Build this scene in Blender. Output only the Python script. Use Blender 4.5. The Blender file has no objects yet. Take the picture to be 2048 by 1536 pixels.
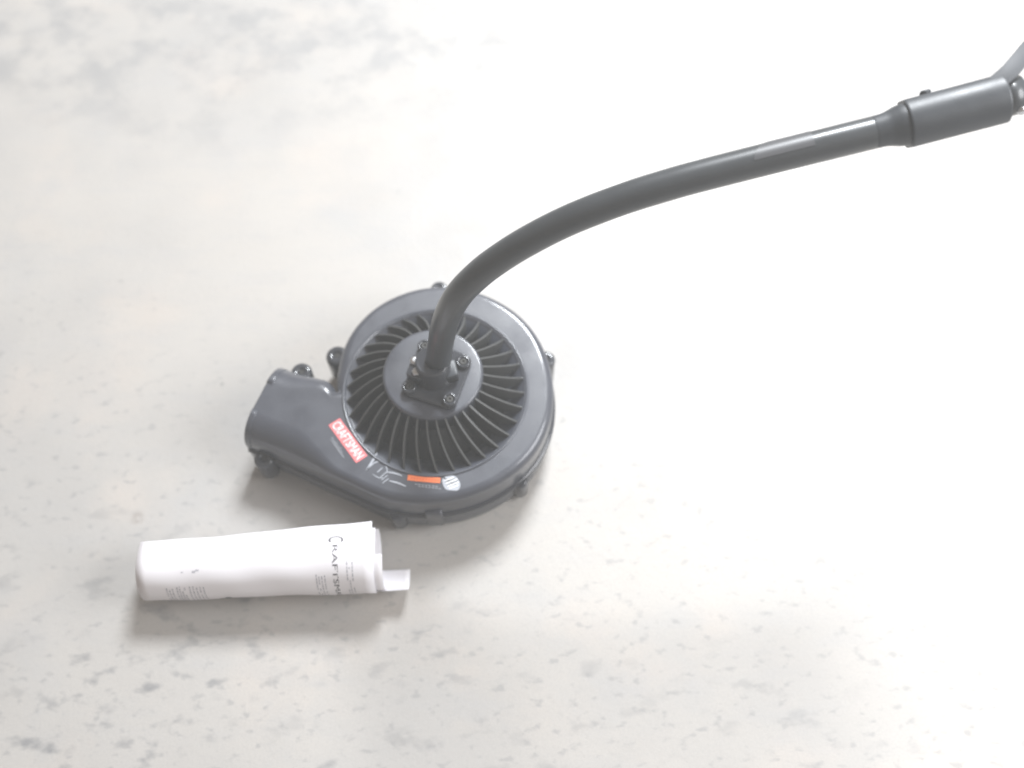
import bpy, bmesh, math, random
from mathutils import Vector, Matrix
from mathutils.geometry import delaunay_2d_cdt
R = math.radians
MM = 0.001
random.seed(7)
scene = bpy.context.scene
col = scene.collection

# ------------------------------------------------------------------ camera, world, lamps, exposure
TILT = R(26)
cam_data = bpy.data.cameras.new('camera')
cam = bpy.data.objects.new('camera', cam_data); col.objects.link(cam)
cam.location = (0, -math.sin(TILT), math.cos(TILT))
cam.rotation_euler = (TILT, 0, 0)
cam_data.sensor_width = 36; cam_data.lens = 36 * 2010 / 2048
cam_data.clip_start = 0.01; cam_data.clip_end = 50
cam_data.dof.use_dof = True; cam_data.dof.focus_distance = 0.76; cam_data.dof.aperture_fstop = 3.0
scene.camera = cam

world = bpy.data.worlds.new('World'); scene.world = world; world.use_nodes = True
bg = world.node_tree.nodes['Background']
bg.inputs['Color'].default_value = (1.0, 0.81, 0.64, 1); bg.inputs['Strength'].default_value = 0.27

def area_lamp(name, loc, target, size, power, colour):
    l = bpy.data.lights.new(name, 'AREA'); l.shape = 'DISK'; l.size = size; l.energy = power; l.color = colour
    o = bpy.data.objects.new(name, l); col.objects.link(o); o.location = loc
    o.rotation_euler = (Vector(target) - Vector(loc)).to_track_quat('-Z', 'Y').to_euler()
    return o
area_lamp('door_daylight', (0.60, 1.95, 2.50), (0.55, -0.25, 0.0), 0.95, 190, (0.93, 0.965, 1.0))
area_lamp('side_fill', (1.30, -0.22, 1.15), (0.55, -0.32, 0.0), 1.0, 28, (0.95, 0.97, 1.0))  # added fill without a known source, brightens the floor to the right

scene.view_settings.view_transform = 'Standard'; scene.view_settings.look = 'None'
scene.view_settings.exposure = 0.23; scene.view_settings.gamma = 1.0
scene.view_settings.use_curve_mapping = False
scene.cycles.max_bounces = 8

# ------------------------------------------------------------------ materials
def mat(name, base, rough=0.4, spec=0.5, metal=0.0, bump=0.0, bscale=900, vary=0.0, vscale=60, coat=0.0):
    m = bpy.data.materials.new(name); m.use_nodes = True
    nt = m.node_tree; p = nt.nodes['Principled BSDF']
    p.inputs['Base Color'].default_value = (*base, 1)
    p.inputs['Roughness'].default_value = rough
    p.inputs['Specular IOR Level'].default_value = spec
    p.inputs['Metallic'].default_value = metal
    p.inputs['Coat Weight'].default_value = coat; p.inputs['Coat Roughness'].default_value = 0.09
    tc = nt.nodes.new('ShaderNodeTexCoord')
    if vary:
        n = nt.nodes.new('ShaderNodeTexNoise'); n.inputs['Scale'].default_value = vscale; n.inputs['Detail'].default_value = 6
        nt.links.new(tc.outputs['Object'], n.inputs['Vector'])
        mr = nt.nodes.new('ShaderNodeMapRange'); mr.inputs['To Min'].default_value = rough - vary; mr.inputs['To Max'].default_value = rough + vary
        mr.inputs['From Min'].default_value = 0.3; mr.inputs['From Max'].default_value = 0.7
        nt.links.new(n.outputs['Fac'], mr.inputs['Value']); nt.links.new(mr.outputs['Result'], p.inputs['Roughness'])
        mx = nt.nodes.new('ShaderNodeMix'); mx.data_type = 'RGBA'
        mx.inputs['A'].default_value = (*[c * 0.85 for c in base], 1); mx.inputs['B'].default_value = (*[min(1, c * 1.15) for c in base], 1)
        nt.links.new(n.outputs['Fac'], mx.inputs['Factor']); nt.links.new(mx.outputs['Result'], p.inputs['Base Color'])
    if bump:
        n2 = nt.nodes.new('ShaderNodeTexNoise'); n2.inputs['Scale'].default_value = bscale; n2.inputs['Detail'].default_value = 2
        nt.links.new(tc.outputs['Object'], n2.inputs['Vector'])
        b = nt.nodes.new('ShaderNodeBump'); b.inputs['Strength'].default_value = bump; b.inputs['Distance'].default_value = 0.0003
        nt.links.new(n2.outputs['Fac'], b.inputs['Height']); nt.links.new(b.outputs['Normal'], p.inputs['Normal'])
    return m

M_SHELL = mat('shell_plastic', (0.050, 0.055, 0.070), 0.40, 0.5, bump=0.35, bscale=1100, vary=0.09, vscale=45, coat=0.55)
M_VANE = mat('vane_plastic', (0.062, 0.064, 0.064), 0.45, 0.5, vary=0.05)
M_GLOSS = mat('boss_plastic', (0.045, 0.048, 0.056), 0.12, 0.5)
M_DARK = mat('inner_plastic', (0.06, 0.06, 0.058), 0.6, 0.3)
M_TUBE = mat('tube_paint', (0.042, 0.047, 0.052), 0.36, 0.5, vary=0.06, vscale=30, coat=0.25)
M_COUP = mat('coupler_plastic', (0.038, 0.043, 0.050), 0.42, 0.5, bump=0.15, vary=0.05)
M_STEEL = mat('screw_steel', (0.55, 0.56, 0.58), 0.28, 0.5, metal=1.0)
M_STICK = mat('tube_sticker_film', (0.072, 0.074, 0.08), 0.38, 0.5)
M_RED = mat('red_label', (0.66, 0.17, 0.18), 0.4)
M_WHITE = mat('white_print', (0.80, 0.80, 0.80), 0.5)
M_GREYP = mat('grey_print', (0.30, 0.31, 0.34), 0.5)
M_ORANGE = mat('orange_label', (0.72, 0.17, 0.05), 0.45)
M_BADGE = mat('badge_film', (0.36, 0.38, 0.42), 0.35)
M_INK = mat('black_ink', (0.05, 0.05, 0.06), 0.6)
M_INKG = mat('grey_ink', (0.42, 0.42, 0.46), 0.6)
M_STRAP = mat('strap_webbing', (0.055, 0.06, 0.068), 0.6, bump=0.3, bscale=1500)

def paper_material():
    m = mat('paper', (0.88, 0.865, 0.905), 0.6, 0.3)
    nt = m.node_tree; p = nt.nodes['Principled BSDF']
    p.inputs['Subsurface Weight'].default_value = 0.0
    tr = nt.nodes.new('ShaderNodeBsdfTranslucent'); tr.inputs['Color'].default_value = (0.8, 0.78, 0.76, 1)
    mx = nt.nodes.new('ShaderNodeMixShader'); mx.inputs['Fac'].default_value = 0.22
    out = nt.nodes['Material Output']
    nt.links.new(p.outputs['BSDF'], mx.inputs[1]); nt.links.new(tr.outputs['BSDF'], mx.inputs[2]); nt.links.new(mx.outputs['Shader'], out.inputs['Surface'])
    return m
M_PAPER = paper_material()

def floor_material():
    m = bpy.data.materials.new('concrete'); m.use_nodes = True
    nt = m.node_tree; L = nt.links.new; p = nt.nodes['Principled BSDF']
    tc = nt.nodes.new('ShaderNodeTexCoord')
    def noise(scale, detail=4, rough=0.55, offs=(0, 0, 0), sc=(1, 1, 1), rz=0.0):
        mp = nt.nodes.new('ShaderNodeMapping'); mp.inputs['Location'].default_value = offs; mp.inputs['Scale'].default_value = sc; mp.inputs['Rotation'].default_value = (0, 0, rz)
        L(tc.outputs['Object'], mp.inputs['Vector'])
        n = nt.nodes.new('ShaderNodeTexNoise'); n.inputs['Scale'].default_value = scale; n.inputs['Detail'].default_value = detail; n.inputs['Roughness'].default_value = rough
        L(mp.outputs['Vector'], n.inputs['Vector']); return n
    def ramp(src, a, b, to0=0.0, to1=1.0):
        r = nt.nodes.new('ShaderNodeMapRange'); r.interpolation_type = 'SMOOTHSTEP'
        r.inputs['From Min'].default_value = a; r.inputs['From Max'].default_value = b; r.inputs['To Min'].default_value = to0; r.inputs['To Max'].default_value = to1
        L(src, r.inputs['Value']); return r.outputs['Result']
    def mix(fac, a, b):
        x = nt.nodes.new('ShaderNodeMix'); x.data_type = 'RGBA'
        if hasattr(fac, 'is_output'): L(fac, x.inputs['Factor'])
        else: x.inputs['Factor'].default_value = fac
        for v, k in ((a, 'A'), (b, 'B')):
            if isinstance(v, tuple): x.inputs[k].default_value = (*v, 1)
            else: L(v, x.inputs[k])
        return x.outputs['Result']
    def mul(a, b):
        x = nt.nodes.new('ShaderNodeMath'); x.operation = 'MULTIPLY'
        for v, i in ((a, 0), (b, 1)):
            if hasattr(v, 'is_output'): L(v, x.inputs[i])
            else: x.inputs[i].default_value = v
        return x.outputs['Value']
    fine0 = noise(240, 3)
    cloud = noise(3.2, 5)
    base = mix(ramp(cloud.outputs['Fac'], 0.35, 0.65), (0.392, 0.380, 0.366), (0.445, 0.425, 0.400))
    warm = noise(7.5, 4, offs=(3, 1, 0))
    base = mix(mul(ramp(warm.outputs['Fac'], 0.50, 0.70), 0.55), base, (0.485, 0.440, 0.400))
    cool = noise(9.0, 6, 0.65, offs=(7, 2, 0))
    base = mix(mul(ramp(cool.outputs['Fac'], 0.50, 0.74), 0.40), base, (0.368, 0.370, 0.374))
    # trowel streaks running up to the right
    st = noise(26, 4, 0.6, offs=(1, 4, 0), sc=(0.35, 1.6, 1), rz=R(-24))
    base = mix(mul(ramp(st.outputs['Fac'], 0.46, 0.76), 0.30), base, (0.372, 0.372, 0.377))
    # dark aggregate spots, in patches of the slab
    sep = nt.nodes.new('ShaderNodeSeparateXYZ'); L(tc.outputs['Object'], sep.inputs['Vector'])
    wob = noise(5, 3, offs=(0.35, 0.62, 0))
    def add(a, b):
        x = nt.nodes.new('ShaderNodeMath'); x.operation = 'ADD'; L(a, x.inputs[0]); L(b, x.inputs[1]); return x.outputs['Value']
    yy = add(sep.outputs['Y'], mul(wob.outputs['Fac'], 0.25))
    yx = add(yy, mul(sep.outputs['X'], 0.24))       # the wear runs on a slant, more to the left
    pt = noise(6.5, 2, offs=(2.2, 0.4, 0)); mk = mul(ramp(yx, -0.05, -0.20), ramp(pt.outputs['Fac'], 0.36, 0.60, 0.25, 1.0))                       # worn, pitted strip of the slab
    top = ramp(yy, 0.36, 0.58)                      # stained strip further back
    bl = noise(17, 6, 0.66, offs=(1.3, 5, 0), sc=(0.9, 1.15, 1), rz=R(-30))
    base = mix(mul(mul(ramp(bl.outputs['Fac'], 0.42, 0.66), top), 0.9), base, (0.300, 0.298, 0.298))
    sp = noise(44, 3, 0.5, offs=(2, 9, 0), sc=(0.72, 1.25, 1), rz=R(-38))
    base = mix(mul(mul(ramp(sp.outputs['Fac'], 0.54, 0.72), mk), 0.95), base, (0.22, 0.22, 0.225))
    sp2 = noise(105, 3, 0.5, offs=(5, 3, 0), sc=(0.75, 1.2, 1), rz=R(-38))
    base = mix(mul(mul(ramp(sp2.outputs['Fac'], 0.56, 0.72), ramp(yx, 0.25, -0.10, 0.12, 1.0)), 0.6), base, (0.27, 0.268, 0.268))
    # single marks
    for x, y, r, c, f in ((-0.288, 0.0, 0.004, (0.2, 0.2, 0.2), 0.6), (-0.350, -0.139, 0.009, (0.28, 0.25, 0.23), 0.7), (0.049, -0.039, 0.005, (0.25, 0.25, 0.25), 0.6), (-0.125, 0.235, 0.004, (0.25, 0.25, 0.25), 0.5), (-0.41, 0.12, 0.004, (0.22, 0.22, 0.22), 0.5)):
        vm = nt.nodes.new('ShaderNodeVectorMath'); vm.operation = 'DISTANCE'; L(tc.outputs['Object'], vm.inputs[0]); vm.inputs[1].default_value = (x, y, 0)
        base = mix(mul(mul(ramp(vm.outputs['Value'], r, r * 0.3), ramp(fine0.outputs['Fac'], 0.3, 0.6)), f), base, c)
    fine = noise(520, 3, 0.7)
    base = mix(mul(ramp(fine.outputs['Fac'], 0.40, 0.70), 0.34), base, (0.325, 0.322, 0.318))
    L(base, p.inputs['Base Color'])
    rn = noise(14, 4, offs=(4, 4, 4))
    L(ramp(rn.outputs['Fac'], 0.3, 0.7, 0.42, 0.58), p.inputs['Roughness'])
    p.inputs['Specular IOR Level'].default_value = 0.45
    hb = noise(160, 5)
    b = nt.nodes.new('ShaderNodeBump'); b.inputs['Strength'].default_value = 0.16; b.inputs['Distance'].default_value = 0.0012
    L(hb.outputs['Fac'], b.inputs['Height']); L(b.outputs['Normal'], p.inputs['Normal'])
    return m
M_FLOOR = floor_material()

# ------------------------------------------------------------------ helpers
def obj(name, bm, material, parent=None, smooth=True, mods=()):
    me = bpy.data.meshes.new(name); bm.to_mesh(me); bm.free()
    if smooth:
        for p in me.polygons: p.use_smooth = True
    me.materials.append(material)
    o = bpy.data.objects.new(name, me); col.objects.link(o)
    if parent: o.parent = parent
    return o
def wn(o):
    m = o.modifiers.new('weighted', 'WEIGHTED_NORMAL'); m.keep_sharp = True; return o
def sharp(o, deg=35):
    bm = bmesh.new(); bm.from_mesh(o.data)
    for e in bm.edges:
        if len(e.link_faces) == 2 and e.calc_face_angle(0) > R(deg): e.smooth = False
    bm.to_mesh(o.data); bm.free(); return o
def empty(name, loc=(0, 0, 0)):
    o = bpy.data.objects.new(name, None); col.objects.link(o); o.location = loc; o.empty_display_size = 0.05; return o
def V(x, y, z): return Vector((x * MM, y * MM, z * MM))

def lathe(bm, prof, c=(0, 0), seg=64, cap0=False, cap1=False):
    """prof: (r, z) in mm, turned about the vertical through c"""
    rings = []
    for r, z in prof:
        rings.append([bm.verts.new(V(c[0] + r * math.cos(2 * math.pi * i / seg), c[1] + r * math.sin(2 * math.pi * i / seg), z)) for i in range(seg)])
    for a, b in zip(rings, rings[1:]):
        for i in range(seg):
            j = (i + 1) % seg; bm.faces.new((a[i], a[j], b[j], b[i]))
    if cap0: bm.faces.new(list(reversed(rings[0])))
    if cap1: bm.faces.new(rings[-1])
    return rings

def catmull(pts, n=8):
    pts = [Vector(p) for p in pts]; out = []
    P = [2 * pts[0] - pts[1]] + pts + [2 * pts[-1] - pts[-2]]
    for i in range(1, len(P) - 2):
        p0, p1, p2, p3 = P[i - 1:i + 3]
        for k in range(n):
            t = k / n
            out.append(0.5 * (2 * p1 + (p2 - p0) * t + (2 * p0 - 5 * p1 + 4 * p2 - p3) * t * t + (3 * p1 - p0 - 3 * p2 + p3) * t ** 3))
    out.append(pts[-1]); return out

def frames(path):
    """parallel frames along a path in mm"""
    T = []
    for i in range(len(path)):
        a = path[max(0, i - 1)]; b = path[min(len(path) - 1, i + 1)]; T.append((b - a).normalized())
    up = Vector((0, 1, 0)); N = []
    for t in T:
        n = (up - t * up.dot(t)).normalized(); N.append(n); up = n
    return T, N
def sweep(bm, path, rad, seg=28, caps=True):
    T, N = frames(path); rings = []
    for i, p in enumerate(path):
        r = rad(i / (len(path) - 1)) if callable(rad) else rad
        b = T[i].cross(N[i]); ring = []
        for k in range(seg):
            a = 2 * math.pi * k / seg; q = p + (N[i] * math.cos(a) + b * math.sin(a)) * r
            ring.append(bm.verts.new(q * MM))
        rings.append(ring)
    for a, b in zip(rings, rings[1:]):
        for k in range(seg):
            j = (k + 1) % seg; bm.faces.new((a[k], a[j], b[j], b[k]))
    if caps:
        bm.faces.new(list(reversed(rings[0]))); bm.faces.new(rings[-1])
    return rings

def prism(bm, poly, z0, z1, bevel=0.0):
    """poly: CCW list of (x, y) mm; the top edge chamfered in three steps when bevel > 0"""
    n = len(poly)
    def inset(d):
        out = []
        for i in range(n):
            a, b, c = Vector(poly[i - 1]), Vector(poly[i]), Vector(poly[(i + 1) % n])
            n1 = Vector((-(b - a).y, (b - a).x)).normalized(); n2 = Vector((-(c - b).y, (c - b).x)).normalized()
            m = (n1 + n2); m = m / max(0.3, m.dot(n1)) if m.length > 1e-6 else n1
            out.append(b + m * d)
        return out
    lays = [(0, z0)]
    if bevel:
        for k in range(4):
            a = math.pi / 2 * k / 3; lays.append((bevel * (1 - math.cos(a)), z1 - bevel + bevel * math.sin(a)))
    else: lays.append((0, z1))
    rings = []
    for d, z in lays:
        rings.append([bm.verts.new(V(q[0], q[1], z)) for q in (inset(d) if d else poly)])
    for a, b in zip(rings, rings[1:]):
        for i in range(n):
            j = (i + 1) % n; bm.faces.new((a[i], a[j], b[j], b[i]))
    bm.faces.new(list(reversed(rings[0]))); bm.faces.new(rings[-1])

def rounded_poly(corners, r, seg=6):
    out = []; n = len(corners)
    for i in range(n):
        a, b, c = Vector(corners[i - 1]), Vector(corners[i]), Vector(corners[(i + 1) % n])
        d1 = (a - b).normalized(); d2 = (c - b).normalized()
        p1 = b + d1 * r; p2 = b + d2 * r
        for k in range(seg + 1):
            t = k / seg; out.append(tuple((1 - t) ** 2 * p1 + 2 * t * (1 - t) * b + t * t * p2))
    return out

def stroke(bm, pts, w, z, taper=True):
    """a flat printed stroke lying at height z (mm)"""
    pts = [Vector((*p, 0)) for p in pts]; pts = catmull(pts, 5) if len(pts) > 2 else pts
    n = len(pts); L_, R_ = [], []
    for i, p in enumerate(pts):
        t = (pts[min(n - 1, i + 1)] - pts[max(0, i - 1)]).normalized(); nn = Vector((-t.y, t.x, 0))
        ww = w * (0.55 + 0.45 * math.sin(math.pi * i / (n - 1))) if taper else w
        a = p + nn * ww / 2; b = p - nn * ww / 2
        L_.append(bm.verts.new(V(a.x, a.y, z))); R_.append(bm.verts.new(V(b.x, b.y, z)))
    for i in range(n - 1): bm.faces.new((R_[i], R_[i + 1], L_[i + 1], L_[i]))

def text_mesh(s, size):
    cu = bpy.data.curves.new('lettering', 'FONT'); cu.body = s; cu.size = size; cu.resolution_u = 3
    to = bpy.data.objects.new('lettering', cu); col.objects.link(to)
    bpy.context.view_layer.update()
    me = bpy.data.meshes.new_from_object(to.evaluated_get(bpy.context.evaluated_depsgraph_get()))
    bpy.data.objects.remove(to); bpy.data.curves.remove(cu)
    return me

# ------------------------------------------------------------------ floor
bm = bmesh.new()
vs = [bm.verts.new(p) for p in ((-4, -3, 0), (4, -3, 0), (4, 5, 0), (-4, 5, 0))]; bm.faces.new(vs)
floor = obj('floor', bm, M_FLOOR, smooth=False); floor['kind'] = 'structure'

# ------------------------------------------------------------------ blower
blower = empty('blower_attachment', (-0.070, -0.040, 0))
blower['label'] = 'black plastic blower head with finned intake and long bent tube, on the concrete'
blower['category'] = 'leaf blower'
BL = blower
INV = Matrix.Translation((0.070, 0.040, 0))
def part(name, bm, material, parent=None, smooth=True):
    """world-built bmesh -> child of the blower (or of one of its parts), all sharing the blower's origin"""
    if parent is None:
        bm.transform(INV); o = obj(name, bm, material, BL, smooth)
    else:
        bm.transform(INV); o = obj(name, bm, material, parent, smooth)
    return o

CX, CY = -70.0, -40.0
H = 70.0
polar = [(180, 91), (171, 93.5), (160, 97), (150, 100.5), (139, 104), (127, 107.5), (115, 110), (102, 112), (89, 113), (76, 113), (62, 112.5), (48, 112),
         (35, 111), (22, 109.5), (8, 108.5), (-6, 108.5), (-19, 109), (-32, 109), (-45, 108), (-59, 107), (-73, 107), (-86, 107.5), (-99, 109.5), (-113, 112)]
ring_pts = [(CX + r * math.cos(R(a)), CY + r * math.sin(R(a)), 0) for a, r in polar]
lower = [(-146, -128.5, 0), (-178, -113.5, 0), (-205, -100.5, 0), (-228, -90.5, 0), (-250, -81, 0), (-292, -63, 0)]
upper = [(-264, 9, 0), (-236, -1, 0), (-218, -7.5, 0), (-200, -14, 0), (-183, -20.5, 0), (-171, -26.5, 0), (-164.5, -33.5, 0)]
oc = catmull(ring_pts + lower, 5)
oc2 = catmull(upper, 5)
outline = [(p.x, p.y) for p in oc] + [(p.x, p.y) for p in oc2]          # clockwise
outline = outline[::-1]                                                   # counter-clockwise
# even spacing
def resample(poly, step):
    P = [Vector(p) for p in poly]; P.append(P[0]); out = []; carry = 0.0
    for a, b in zip(P, P[1:]):
        d = (b - a).length
        if d < 1e-6: continue
        t = carry
        while t < d: out.append(a + (b - a) * (t / d)); t += step
        carry = t - d
    return out
OUT = resample(outline, 1.7)
nO = len(OUT)
def normals_in(P):
    n = len(P); N = []
    for i in range(n):
        t = (P[(i + 3) % n] - P[i - 3]).normalized(); N.append(Vector((-t.y, t.x)))
    return N
NIN = normals_in(OUT)
def smoothstep(a, b, x):
    t = max(0, min(1, (x - a) / (b - a))); return t * t * (3 - 2 * t)
RND = [8.0 + 18.0 * smoothstep(-150, -205, p.x) for p in OUT]
MOUTH_P = Vector((-229.5, -44.5)); MOUTH_N = Vector((-0.937, 0.349))
def loft(bm, layers):
    rings = []
    for f in layers:
        ring = []
        for i, p in enumerate(OUT):
            d, z = f(i); q = p + NIN[i] * d; ring.append(bm.verts.new(V(q.x, q.y, z)))
        rings.append(ring)
    for a, b in zip(rings, rings[1:]):
        for i in range(nO):
            j = (i + 1) % nO; bm.faces.new((a[i], a[j], b[j], b[i]))
    return rings
def cut_mouth(bm, off=0.0):
    p = MOUTH_P + MOUTH_N * off
    bmesh.ops.bisect_plane(bm, geom=bm.verts[:] + bm.edges[:] + bm.faces[:], plane_co=V(p.x, p.y, 0), plane_no=Vector((*MOUTH_N, 0)), clear_outer=True)
bm = bmesh.new()
layers = [lambda i: (5.0, 1.0), lambda i: (2.0, 2.6), lambda i: (0.4, 6.0), lambda i: (0.0, 10.0), lambda i: (0.0, 33.0)]
NA = 8
layers += [lambda i, k=k: (RND[i] * (1 - math.cos(math.pi / 2 * k / NA)), H - RND[i] + RND[i] * math.sin(math.pi / 2 * k / NA)) for k in range(NA + 1)]
rings = loft(bm, layers)
GR = 82.0; GSEG = 120
def cap(bm, ring, hole, z, flip=False):
    pts = [Vector((v.co.x, v.co.y)) for v in ring]; n0 = len(pts)
    edges = [(i, (i + 1) % n0) for i in range(n0)]
    hv = []
    if hole:
        for k in range(GSEG):
            a = 2 * math.pi * k / GSEG; q = V(CX + GR * math.cos(a), CY + GR * math.sin(a), z); hv.append(bm.verts.new(q)); pts.append(Vector((q.x, q.y)))
        edges += [(n0 + k, n0 + (k + 1) % GSEG) for k in range(GSEG)]
    co, ed, fa, ov, oe, of = delaunay_2d_cdt(pts, edges, [], 1, 1e-7)
    src = list(ring) + hv
    for f in fa:
        c = sum((co[i] for i in f), Vector((0, 0))) / 3
        if hole and (c - Vector((CX * MM, CY * MM))).length < GR * MM * 0.9985: continue
        try:
            vs = [src[ov[i][0]] for i in f]
            bm.faces.new(vs[::-1] if flip else vs)
        except (ValueError, IndexError): pass
    return hv
hv = cap(bm, rings[-1], True, H)
cap(bm, rings[0], False, 1.0, True)
# the rim of the intake turns down into the shell
low = [bm.verts.new((v.co.x, v.co.y, 62 * MM)) for v in hv]
for k in range(GSEG):
    j = (k + 1) % GSEG; bm.faces.new((hv[k], hv[j], low[j], low[k]))
cut_mouth(bm)
bmesh.ops.recalc_face_normals(bm, faces=bm.faces[:])
housing = part('housing', bm, M_SHELL)
s = housing.modifiers.new('wall', 'SOLIDIFY'); s.thickness = 0.0026; s.offset = -1
wn(sharp(housing, 50))

# split line flange round the shell
bm = bmesh.new()
fl = loft(bm, [lambda i: (0.5, 31.5), lambda i: (-2.2, 32.0), lambda i: (-2.6, 33.0), lambda i: (-2.6, 35.0), lambda i: (-2.2, 36.0), lambda i: (0.5, 36.5)])
cut_mouth(bm, -0.6); bmesh.ops.recalc_face_normals(bm, faces=bm.faces[:])
part('flange', bm, M_GLOSS, housing)
# thickened lip round the outlet mouth
def section(off, grow):
    """points of the duct section on a plane 'off' mm inside the mouth"""
    bmx = bmesh.new()
    lay = [lambda i: (5.0 - grow, 1.0), lambda i: (0.4 - grow, 6.0), lambda i: (0.0 - grow, 12.0)]
    lay += [lambda i, k=k: (RND[i] * (1 - math.cos(math.pi / 2 * k / NA)) - grow * math.cos(math.pi / 2 * k / NA), H - RND[i] + (RND[i] + grow) * math.sin(math.pi / 2 * k / NA)) for k in range(NA + 1)]
    loft(bmx, lay); return bmx
bm = section(0, 0.5)
cut_mouth(bm, 0.4)
p = MOUTH_P - MOUTH_N * 5.0
bmesh.ops.bisect_plane(bm, geom=bm.verts[:] + bm.edges[:] + bm.faces[:], plane_co=V(p.x, p.y, 0), plane_no=Vector((*-MOUTH_N, 0)), clear_outer=True)
bmesh.ops.recalc_face_normals(bm, faces=bm.faces[:])
lipo = part('outlet_lip', bm, M_SHELL, housing)
s = lipo.modifiers.new('wall', 'SOLIDIFY'); s.thickness = 0.002; s.offset = -1

# screw bosses on the flange, each with its screw
def boss(x, y, r, z0, z1):
    bm = bmesh.new()
    prof = [(r * 0.86, z0), (r, z0 + 3)]; q = r * 0.38
    for k in range(7):
        a = math.pi / 2 * k / 6; prof.append((r - q + q * math.cos(a), z1 - q + q * math.sin(a)))
    prof += [(r * 0.30, z1), (r * 0.28, z1 - 2.0)]
    lathe(bm, prof, (x, y), 28, True, True)
    b = part('screw_boss', bm, M_GLOSS)
    bm = bmesh.new()
    lathe(bm, [(r * 0.25, z1 - 2.1), (r * 0.25, z1 - 1.2), (r * 0.16, z1 - 0.8), (r * 0.08, z1 - 0.8), (r * 0.08, z1 - 1.5)], (x, y), 18, True, True)
    part('screw', bm, M_DARK, b)
for x, y, r, z0, z1 in ((-228.0, -95.0, 9.5, 8, 40), (-199.5, -11.0, 10.0, 10, 50), (-168.0, 9.5, 11.0, 10, 44), (-71.5, 78.5, 8.5, 10, 54),
                        (32.0, 0.5, 9.0, 10, 54), (7.0, -114.5, 8.0, 6, 36), (-103.0, -144.5, 8.0, 5, 34)):
    boss(x, y, r, z0, z1)
# moulded catch on the front wall
bm = bmesh.new()
prism(bm, rounded_poly([(-78, -151), (-62, -151), (-62, -143), (-78, -143)], 2.5), 14, 46, 2.0)
part('catch', bm, M_SHELL)

# intake: rim bead, sloping lip, dark bowl, impeller
bm = bmesh.new()
lathe(bm, [(GR + 3.6, H - 0.3), (GR + 3.2, H + 0.9), (GR + 2.2, H + 1.3), (GR + 1.0, H + 0.9), (GR + 0.2, H - 0.2), (GR - 1.0, H - 0.6)], (CX, CY), 120)
part('intake_rim', bm, M_SHELL, housing)
bm = bmesh.new()
lathe(bm, [(GR - 0.2, H - 0.9), (GR - 1.5, H - 1.5), (GR - 15, H - 8), (GR - 16.5, H - 10), (GR - 17, H - 14)], (CX, CY), 120)
part('intake_lip', bm, M_SHELL, housing)
bm = bmesh.new()
lathe(bm, [(GR - 16.5, H - 14), (GR - 20, 40), (10, 36)], (CX, CY), 96, False, True)
part('intake_bowl', bm, M_DARK, housing)

# domed cage of curved vanes
RI, RO = 43.0, 81.2
def ztop(r):
    t = (r - RI) / (RO - RI); return 102.0 - 31.8 * (0.75 * t + 0.25 * t ** 2)
NV = 34
bm = bmesh.new()
S = 12; th = 1.6
prev = None
for k in range(S + 1):
    t = k / S; r = RI + (RO - RI) * t
    a = 0.15 * (t ** 1.3) - 0.03            # swirl
    x, y = r * math.cos(a), r * math.sin(a)
    tx, ty = -math.sin(a + 0.25), math.cos(a + 0.25)
    zt = ztop(r); zb = max(zt - 26 * (1 - 0.55 * t), H - 1.2 - (GR - 1.5 - r) * 0.48 if r > GR - 15 else 0)
    lean = 0.4
    ring = [bm.verts.new(V(x + tx * th / 2, y + ty * th / 2, zt)), bm.verts.new(V(x - tx * th / 2, y - ty * th / 2, zt)),
            bm.verts.new(V(x - tx * (th / 2 + lean), y - ty * (th / 2 + lean), zb)), bm.verts.new(V(x + tx * (th / 2 - lean), y + ty * (th / 2 - lean), zb))]
    if prev:
        for i in range(4):
            j = (i + 1) % 4; bm.faces.new((prev[i], prev[j], ring[j], ring[i]))
    else: bm.faces.new(ring[::-1])
    prev = ring
bm.faces.new(prev)
bmesh.ops.recalc_face_normals(bm, faces=bm.faces[:])
v0 = obj('vane', bm, M_VANE, BL); sharp(v0, 40)
for k in range(NV):
    v = v0 if k == 0 else v0.copy()
    if k: col.objects.link(v); v.parent = BL
    v.rotation_euler = (0, 0, 2 * math.pi * k / NV + 0.03)

# hub
bm = bmesh.new()
lathe(bm, [(40.5, 78), (44.0, 80), (44.6, 101.5), (44.2, 103.3), (43.2, 104.4), (41.8, 104.8), (30, 105.2)], (CX, CY), 96, True, True)
hub = part('hub', bm, M_SHELL); wn(sharp(hub, 50))
# square mount plate
PL = [(-80.5, -6.5), (-97, -62), (-50.5, -78.5), (-34, -26.5)]
bm = bmesh.new(); prism(bm, rounded_poly(PL, 9), 103, 109.5, 1.6)
plate = part('mount_plate', bm, M_GLOSS); wn(sharp(plate, 50))
for x, y in ((-77.5, -17), (-43, -33), (-54, -69.5), (-89.5, -57)):
    bm = bmesh.new()
    lathe(bm, [(6.4, 108), (6.4, 112.2), (5.6, 113.4), (4.1, 113.6), (3.9, 111.2)], (x, y), 24, True, True)
    b = part('boss', bm, M_GLOSS, plate)
    bm = bmesh.new()
    lathe(bm, [(3.5, 111.0), (3.5, 112.2), (2.6, 113.0), (1.2, 113.0), (1.2, 111.9)], (x, y), 18, True, True)
    part('screw', bm, M_DARK, plate)
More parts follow.
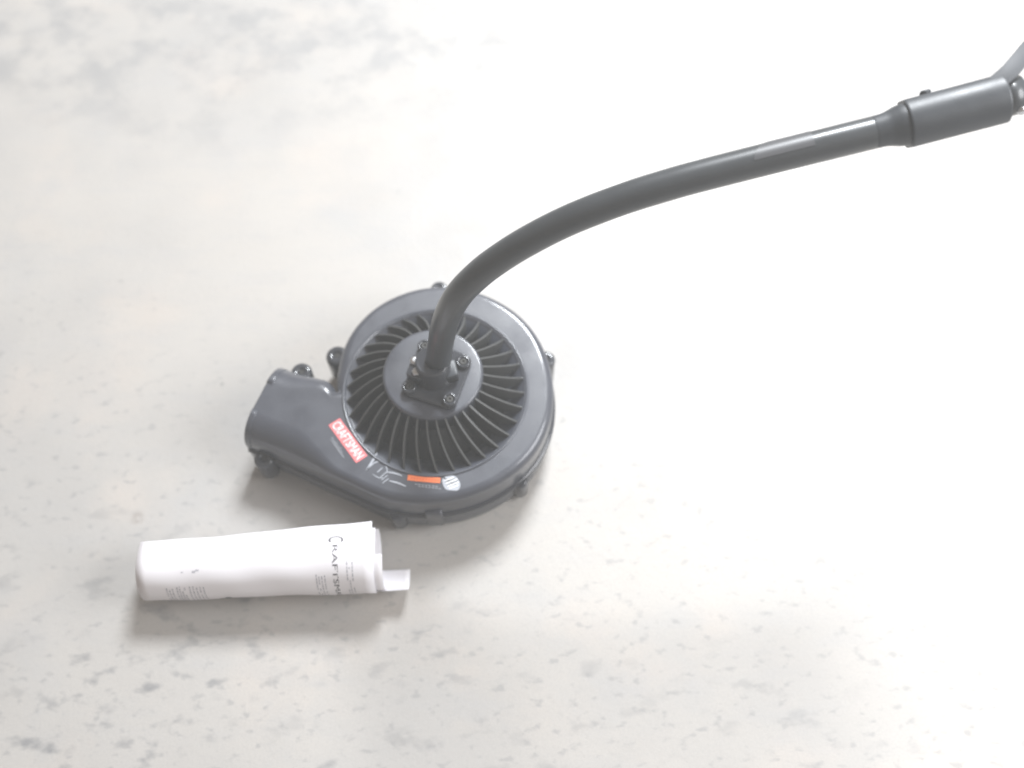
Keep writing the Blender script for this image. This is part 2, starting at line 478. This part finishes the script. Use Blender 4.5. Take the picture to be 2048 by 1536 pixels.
# clamp: collar round the tube with two ears and a bolt
bm = bmesh.new()
lathe(bm, [(17.5, 109), (16.5, 112), (15.6, 118), (15.0, 132), (14.2, 133.6), (12.6, 134), (11.3, 133.2)], (-68.5, -43), 40, True, True)
clamp = part('clamp', bm, M_GLOSS); wn(sharp(clamp, 60))
bm = bmesh.new()
prism(bm, rounded_poly([(-92, -51), (-78, -56), (-72, -36), (-86, -31)], 3), 109, 124, 1.5)
part('clamp_ear', bm, M_GLOSS, clamp)
bm = bmesh.new()
prism(bm, rounded_poly([(-58, -54), (-46, -50), (-50, -34), (-62, -38)], 3), 109, 121, 1.5)
part('clamp_ear', bm, M_COUP, clamp)
for x, y, z in ((-84.5, -38.5, 124), (-82.5, -49, 124)):
    bm = bmesh.new(); lathe(bm, [(4.0, z - 1), (4.0, z + 1.8), (3.2, z + 2.8), (1.5, z + 2.9)], (x, y), 6 if y < -45 else 24, True, True)
    part('bolt', bm, M_STEEL, clamp)

# tube
TP = [(-69.5, -42.6, 100), (-67.3, -41.9, 112), (-63.9, -41.1, 127), (-59.8, -40.5, 157.4), (-53.2, -39.4, 197), (-41.6, -37.5, 232), (-24.0, -34.4, 259.5), (-5.1, -31.3, 279.6), (13.9, -28.2, 295.4),
      (35.5, -24.5, 309.6), (57, -20.9, 320.4), (81, -16.9, 330), (103.6, -13.1, 336.8), (128.7, -8.9, 343), (182, 0.1, 353.4), (233.4, 8.7, 363.0), (275, 15.6, 370.8)]
path = catmull(TP, 8)
bm = bmesh.new(); sweep(bm, path, 11.0, 36)
tube = part('tube', bm, M_TUBE)
# clear sticker wrapped over the top of the tube
a0 = Vector((163, -3.1, 349.8)); a1 = Vector((203, 3.65, 357.4))
ax = (a1 - a0).normalized(); nn = (Vector((0, 1, 0)) - ax * ax.y).normalized(); bb = ax.cross(nn)
if bb.z < 0: bb = -bb
bm = bmesh.new(); rows = []
for i in range(17):
    t = i / 16; row = []
    for k in range(15):
        ang = R(-30 + 112 * k / 14)
        sh = 13.0 * max(0, (1 - t / 0.45)) ** 1.0 * (k / 14.0) ** 1.5 * 1.6
        q = a0 + ax * ((a1 - a0).length * t + sh * (1 - t)) + (nn * math.sin(ang) + bb * math.cos(ang)) * 11.25
        row.append(bm.verts.new(q * MM))
    rows.append(row)
for a, b in zip(rows, rows[1:]):
    for k in range(14): bm.faces.new((a[k], a[k + 1], b[k + 1], b[k]))
bmesh.ops.recalc_face_normals(bm, faces=bm.faces[:])
part('sticker', bm, M_STICK, tube)

# coupler: neck, sleeve, key rib, inner stub
dirn = (Vector(TP[-1]) - Vector(TP[-3])).normalized()
e0 = Vector((246, 10.8, 365.3)); sleeve_dir = (Vector((325.2, 24.0, 382.2)) - e0).normalized()
def along(s): return e0 + sleeve_dir * s
bm = bmesh.new()
prof = [(-3, 11.1), (-1, 11.6), (5, 12.0), (9, 12.9), (13, 14.3), (16, 14.9), (18, 15.0), (18.3, 16.6), (19.6, 17.2), (80.5, 17.2), (82, 16.6), (82.4, 15.4), (82.4, 12.4)]
nn = (Vector((0, 1, 0)) - sleeve_dir * sleeve_dir.y).normalized(); bb = sleeve_dir.cross(nn)
def flat(a, r):
    for af in (R(36), R(216)):
        c = math.cos(a - af)
        if c > 0.3: r = min(r, max(0.925 * r, 0) / c)
    return r
rings = []
for s_, r in prof:
    rings.append([bm.verts.new((along(s_) + (nn * math.cos(2 * math.pi * k / 80) + bb * math.sin(2 * math.pi * k / 80)) * flat(2 * math.pi * k / 80, r)) * MM) for k in range(80)])
for a, b in zip(rings, rings[1:]):
    for k in range(80):
        j = (k + 1) % 80; bm.faces.new((a[k], a[j], b[j], b[k]))
bm.faces.new(rings[0][::-1]); bm.faces.new(rings[-1])
bmesh.ops.recalc_face_normals(bm, faces=bm.faces[:])
coupler = part('coupler', bm, M_COUP); wn(sharp(coupler, 40))
def cbox(s0, s1, n0, n1, b0, b1, name, material):
    bm = bmesh.new(); vv = []
    for s_ in (s0, s1):
        for n_ in (n0, n1):
            for b_ in (b0, b1): vv.append(bm.verts.new((along(s_) + nn * n_ + bb * b_) * MM))
    for f in ((0, 1, 3, 2), (4, 6, 7, 5), (0, 4, 5, 1), (2, 3, 7, 6), (0, 2, 6, 4), (1, 5, 7, 3)): bm.faces.new([vv[i] for i in f])
    bmesh.ops.recalc_face_normals(bm, faces=bm.faces[:])
    bmesh.ops.bevel(bm, geom=bm.edges[:], offset=0.8 * MM, segments=2, affect='EDGES')
    return part(name, bm, material, coupler)
zs = 1 if bb.z > 0 else -1
cbox(33, 40, *(15.2, 18.0), *sorted((1 * zs, 8 * zs)), 'catch', M_COUP)
bm = bmesh.new(); sweep(bm, [along(80), along(94)], 12.6, 32)
part('stub', bm, M_TUBE, coupler)
bm = bmesh.new(); sweep(bm, [along(90) + nn * -9, along(90) + nn * -14.5], lambda t: 3.4 - 0.6 * t, 16)
part('button', bm, M_STEEL, coupler)
# strap leaving the coupler towards the upper right
sp = catmull([(316, 26, 394), (325, 33, 397.5), (333, 42, 398.5), (342, 53, 397), (356, 69, 393), (372, 86, 388)], 6)
T, N = frames(sp); bm = bmesh.new(); rows = []
for i, p in enumerate(sp):
    side = T[i].cross(Vector((0, 0, 1))).normalized(); upv = side.cross(T[i]).normalized()
    w = 5.6; h = 1.3
    rows.append([bm.verts.new((p + side * a * w + upv * b * h) * MM) for a, b in ((-1, 1), (-0.9, 1.25), (0.9, 1.25), (1, 1), (1, -1), (-1, -1))])
for a, b in zip(rows, rows[1:]):
    for k in range(6):
        j = (k + 1) % 6; bm.faces.new((a[k], a[j], b[j], b[k]))
bm.faces.new(rows[0][::-1]); bm.faces.new(rows[-1])
bmesh.ops.recalc_face_normals(bm, faces=bm.faces[:])
st = part('strap', bm, M_STRAP); sharp(st, 50)

# ---- printing on the shell
ZL = H + 0.35
RA = [(-165.0, -75.5), (-137.6, -112.0), (-128.0, -105.0), (-155.4, -68.5)]           # CCW
bm = bmesh.new(); prism(bm, rounded_poly(RA, 0.8, 2), H - 0.2, ZL)
red = part('brand_label', bm, M_RED, housing, smooth=False)
def place_text(s_, origin, direction, height, length, z, material, parent, name='lettering'):
    me = text_mesh(s_, 10.0)
    xs = [v.co.x for v in me.vertices]; ys = [v.co.y for v in me.vertices]
    x0, x1, y0, y1 = min(xs), max(xs), min(ys), max(ys)
    d = Vector(direction).normalized(); u = Vector((-d.y, d.x)); o2 = Vector(origin)
    bm = bmesh.new(); bm.from_mesh(me); bpy.data.meshes.remove(me)
    for v in bm.verts:
        q = o2 + d * ((v.co.x - x0) / (x1 - x0) * length) + u * ((v.co.y - y0) / (y1 - y0) * height); v.co = V(q.x, q.y, z)
    for f in bm.faces:
        f.normal_update()
        if f.normal.z < 0: f.normal_flip()
    return part(name, bm, material, parent, smooth=False)
d = Vector((27.4, -36.5)).normalized(); u = Vector((-d.y, d.x)); o2 = Vector(RA[0]) + d * 2.0 + u * 1.9
place_text('CRAFTSMAN', o2, d, 8.4, 41.6, ZL + 0.15, M_WHITE, housing)
# faint small print beside the label
bm = bmesh.new()
for i in range(9):
    a = Vector((-161.5, -88.5)) + d * (i * 2.1); stroke(bm, [tuple(a), tuple(a + u * (1.3 + 0.8 * (i % 3 == 0)) + d * 0.5)], 0.7, ZL, False)
stroke(bm, [(-162.0, -89.2), (-152, -102.6), (-148.5, -107)], 0.7, ZL)
part('small_print', bm, M_GREYP, housing, smooth=False)
# script emblem
bm = bmesh.new()
for pts, w in (([(-119.6, -102.0), (-123.6, -110.5), (-128.4, -119.0)], 1.9), ([(-128.4, -119.0), (-125.8, -116.0), (-120.8, -111.4), (-114.6, -111.0), (-110.4, -116.5), (-110.0, -121.5)], 1.1),
               ([(-118.5, -120.6), (-114.2, -116.4)], 1.7), ([(-115.4, -125.4), (-110.4, -120.2)], 1.5), ([(-114.4, -128.0), (-109.2, -123.4)], 1.3), ([(-113.4, -130.8), (-108.2, -126.4)], 1.5),
               ([(-110, -120.4), (-103, -121.6), (-96.4, -124.0)], 1.5), ([(-107.6, -128.6), (-100, -130.6), (-92.6, -133.8)], 1.7), ([(-122.6, -122.4), (-117.5, -125.5), (-113.0, -126.0)], 0.8)):
    stroke(bm, pts, w, ZL)
part('script_emblem', bm, M_BADGE, housing, smooth=False)
# orange warning strip and the print under it
bm = bmesh.new()
arc = [(-91.6, -125.6), (-82, -126.7), (-72, -127.6), (-62.8, -128.2)]
stroke(bm, arc, 5.0, ZL, False)
part('warning_label', bm, M_ORANGE, housing, smooth=False)
bm = bmesh.new()
for i in range(10):
    x = -88.6 + i * 2.6; y = -126.0 - i * 0.26; stroke(bm, [(x, y - 0.9), (x + 1.0, y + 0.9)], 0.8, ZL + 0.12, False)
part('warning_print', bm, mat('dark_orange_print', (0.5, 0.09, 0.03), 0.5), housing, smooth=False)
bm = bmesh.new()
for i in range(7):
    x = -85 + i * 3; y = -131.6 - i * 0.35; stroke(bm, [(x, y), (x + 2.1, y - 0.25)], 0.7, ZL, False); stroke(bm, [(x + 3, y - 2.1), (x + 5.0, y - 2.4)], 0.7, ZL, False)
part('small_print', bm, M_GREYP, housing, smooth=False)
# rounded pale badge with lines of print
bd = [(-62.0, -127.5), (-58.5, -137.0), (-46.5, -138.0), (-44.5, -131.5), (-50.0, -123.5), (-58.0, -124.0)]
bm = bmesh.new(); prism(bm, rounded_poly(bd, 3.2, 4), H - 0.2, ZL)
part('badge', bm, M_BADGE, housing, smooth=False)
bm = bmesh.new()
for k, (x, y, l) in enumerate(((-59, -128.6, 8), (-58, -131.2, 10), (-56.5, -133.8, 10), (-55, -136.0, 8))):
    stroke(bm, [(x, y), (x + l, y + l * 0.42)], 0.75, ZL + 0.12, False)
part('badge_print', bm, M_WHITE, housing, smooth=False)
bm = bmesh.new()
for k, (x, y, l) in enumerate(((-58.6, -130.0, 8.6), (-57.2, -132.8, 10))):
    stroke(bm, [(x, y), (x + l, y + l * 0.42)], 0.6, ZL + 0.12, False)
part('badge_print', bm, M_DARK, housing, smooth=False)

# ------------------------------------------------------------------ rolled manual
man = empty('rolled_manual', (-0.228, -0.193, 0))
man['label'] = 'loosely rolled white paper manual with printed text lying on the concrete'
man['category'] = 'booklet'
MINV = Matrix.Translation((0.228, 0.193, 0))
# axis from left end to right end, mm, at height of the roll centre
AL = Vector((-323.5, -196.5)); AR = Vector((-121.0, -186.5))
axd = (AR - AL).normalized(); axn = Vector((-axd.y, axd.x))          # axn points to the back (+y)
LEN = (AR - AL).length
def roll_pt(u, th, r0, flare=0.0, z_lift=0.0):
    """u mm along the axis; th: 0 = back, 90 = top, 180 = front, 270 = underneath"""
    t = u / LEN
    rr = r0 + 3.6 * t
    rr += flare
    cz = 27.2 + 3.8 * t
    p = AL + axd * u + axn * (rr * 1.02 * math.cos(R(th)))
    z = cz + rr * math.sin(R(th)) + z_lift
    return Vector((p.x, p.y, max(z, 0.6)))
def sheet(u0, u1, th0, th1, rfun, material, name, thick=0.35, nu=26, nt=64, corner=0.0, wob=0.55, ph=0.0):
    bm = bmesh.new(); rows = []
    for i in range(nu + 1):
        u = u0 + (u1 - u0) * i / nu; row = []
        for k in range(nt + 1):
            f = k / nt; th = th0 + (th1 - th0) * f
            uu = u
            if corner:   # the left corners are a little rounded off
                e = max(0, 1 - (u - u0) / 14.0); uu += 0
            r = rfun(u, th) + wob * math.sin(u * 0.045 + th * 0.03 + ph) + 0.5 * wob * math.sin(u * 0.11 - th * 0.05)
            row.append(bm.verts.new(roll_pt(uu, th, r) * MM))
        rows.append(row)
    for a, b in zip(rows, rows[1:]):
        for k in range(nt): bm.faces.new((a[k], b[k], b[k + 1], a[k + 1]))
    bmesh.ops.recalc_face_normals(bm, faces=bm.faces[:])
    bm.transform(MINV)
    o = obj(name, bm, material, man)
    s = o.modifiers.new('thick', 'SOLIDIFY'); s.thickness = thick * MM; s.offset = 0
    return o
# cover: from underneath round the front, over the top to a free edge at the back that springs open to the right
def r_cover(u, th):
    t = u / LEN
    return 26.0 + max(0, (90 - th) / 40.0) ** 2 * (2.4 + 5.6 * max(0, t) ** 1.5)
cover = sheet(0, 203, 50, 330, r_cover, M_PAPER, 'cover', nt=84)
for q, (du, dr_, a0_, a1_) in enumerate(((1.2, 0.9, 55, 335), (-1.2, 1.8, 60, 350), (2.4, 2.8, 52, 360), (-1.0, 4.2, -120, 330), (-2.2, 6.0, -200, 200))):
    sheet(du, 203 + du, a0_, a1_, lambda u, th, d=dr_: 26.0 - d + (0.9 * max(0, (88 - th) / 40.0) ** 2 * (1 + 4 * max(0, u / LEN)) if d < 4 else 0), M_PAPER, 'page', thick=0.12, nt=72, nu=16, ph=q * 1.7)
# pages that have slipped out at the right end
sheet(186, 211.5, 100, 215, lambda u, th: 23.6, M_PAPER, 'page', thick=0.15, nu=6, nt=30)
sheet(180, 231, 196, 262, lambda u, th: 24.6, M_PAPER, 'page', thick=0.15, nu=10, nt=24)

def r_surf(u, th):
    return r_cover(u, th) + 0.55 * math.sin(u * 0.045 + th * 0.03) + 0.275 * math.sin(u * 0.11 - th * 0.05) + 0.32
def print_quads(quads, material, name):
    """quads: (u0, u1, th0, th1) patches of ink on the cover"""
    bm = bmesh.new()
    for u0, u1, t0, t1 in quads:
        n = max(1, int(abs(t1 - t0) / 3)); m = max(1, int(abs(u1 - u0) / 6)); g = []
        for i in range(m + 1):
            u = u0 + (u1 - u0) * i / m; g.append([bm.verts.new(roll_pt(u, t0 + (t1 - t0) * k / n, r_surf(u, t0 + (t1 - t0) * k / n)) * MM) for k in range(n + 1)])
        for i in range(m):
            for k in range(n): bm.faces.new((g[i][k], g[i + 1][k], g[i + 1][k + 1], g[i][k + 1]))
    bmesh.ops.recalc_face_normals(bm, faces=bm.faces[:]); bm.transform(MINV)
    return obj(name, bm, material, cover, smooth=False)
# title: letters stacked down the curve near the right end (their tops point to the right)
def wrap_text(s_, u_base, th0, th1, height, material, name):
    me = text_mesh(s_, 10.0)
    bm = bmesh.new(); bm.from_mesh(me); bpy.data.meshes.remove(me)
    xs = [v.co.x for v in bm.verts]; ys = [v.co.y for v in bm.verts]; x0, x1, y0, y1 = min(xs), max(xs), min(ys), max(ys)
    for v in bm.verts:
        u = u_base + (v.co.y - y0) / (y1 - y0) * height; th = th0 + (v.co.x - x0) / (x1 - x0) * (th1 - th0)
        v.co = roll_pt(u, th, r_surf(u, th)) * MM
    bm.transform(MINV)
    return obj(name, bm, material, cover, smooth=False)
wrap_text('C', 165.5, 67, 76, 13.0, M_INK, 'title_initial')
wrap_text('RAFTSMAN', 169, 81, 205, 4.6, M_INK, 'title_lettering')
rnd = random.Random(3)
def lines(u_list, th0, th1, wid, dens=0.75):
    q = []
    for u in u_list:
        th = th0 + rnd.uniform(0, 6)
        while th < th1:
            l = rnd.uniform(2.0, 7.0)
            if rnd.random() < dens: q.append((u, u + wid, th, min(th + l, th1)))
            th += l + rnd.uniform(1.0, 2.4)
    return q
print_quads(lines([154, 156.2, 158.6, 161.2], 128, 215, 1.1) + lines([181, 183, 185.6], 108, 215, 1.0, 0.7), M_INKG, 'small_print')
print_quads(lines([24, 26.4, 29, 33, 35.2, 37.4, 39.6, 44, 47, 50, 53, 56], 140, 215, 1.2, 0.85), M_INKG, 'small_print')
for q in ((48, 51, 112, 116), (51, 54, 110, 113), (38.5, 40.5, 113, 115)): print_quads([q], M_INKG, 'small_mark')
print_quads([(67, 72, 186, 230), (72, 77, 179, 230), (77, 81, 188, 230), (81, 86, 194, 230)], M_INK, 'printed_picture')

# ------------------------------------------------------------------ added scattering volume, stands in for lens glare and lifts the blacks
bm = bmesh.new()
bmesh.ops.create_cube(bm, size=1.0, matrix=Matrix.Translation((0, 0.5, -0.02)) @ Matrix.Diagonal((8.6, 8.6, 2.0, 1)))
hz = bpy.data.materials.new('glare_veil_volume'); hz.use_nodes = True; nt = hz.node_tree
nt.nodes.remove(nt.nodes['Principled BSDF'])
pv = nt.nodes.new('ShaderNodeVolumePrincipled'); pv.inputs['Color'].default_value = (0.98, 0.99, 0.98, 1); pv.inputs['Density'].default_value = 0.105
nt.links.new(pv.outputs['Volume'], nt.nodes['Material Output'].inputs['Volume'])
glare_veil = obj('glare_veil', bm, hz, smooth=False); glare_veil['kind'] = 'stuff'
glare_veil['label'] = 'added thin scattering volume standing in for lens glare over the whole view'; glare_veil['category'] = 'glare_veil'
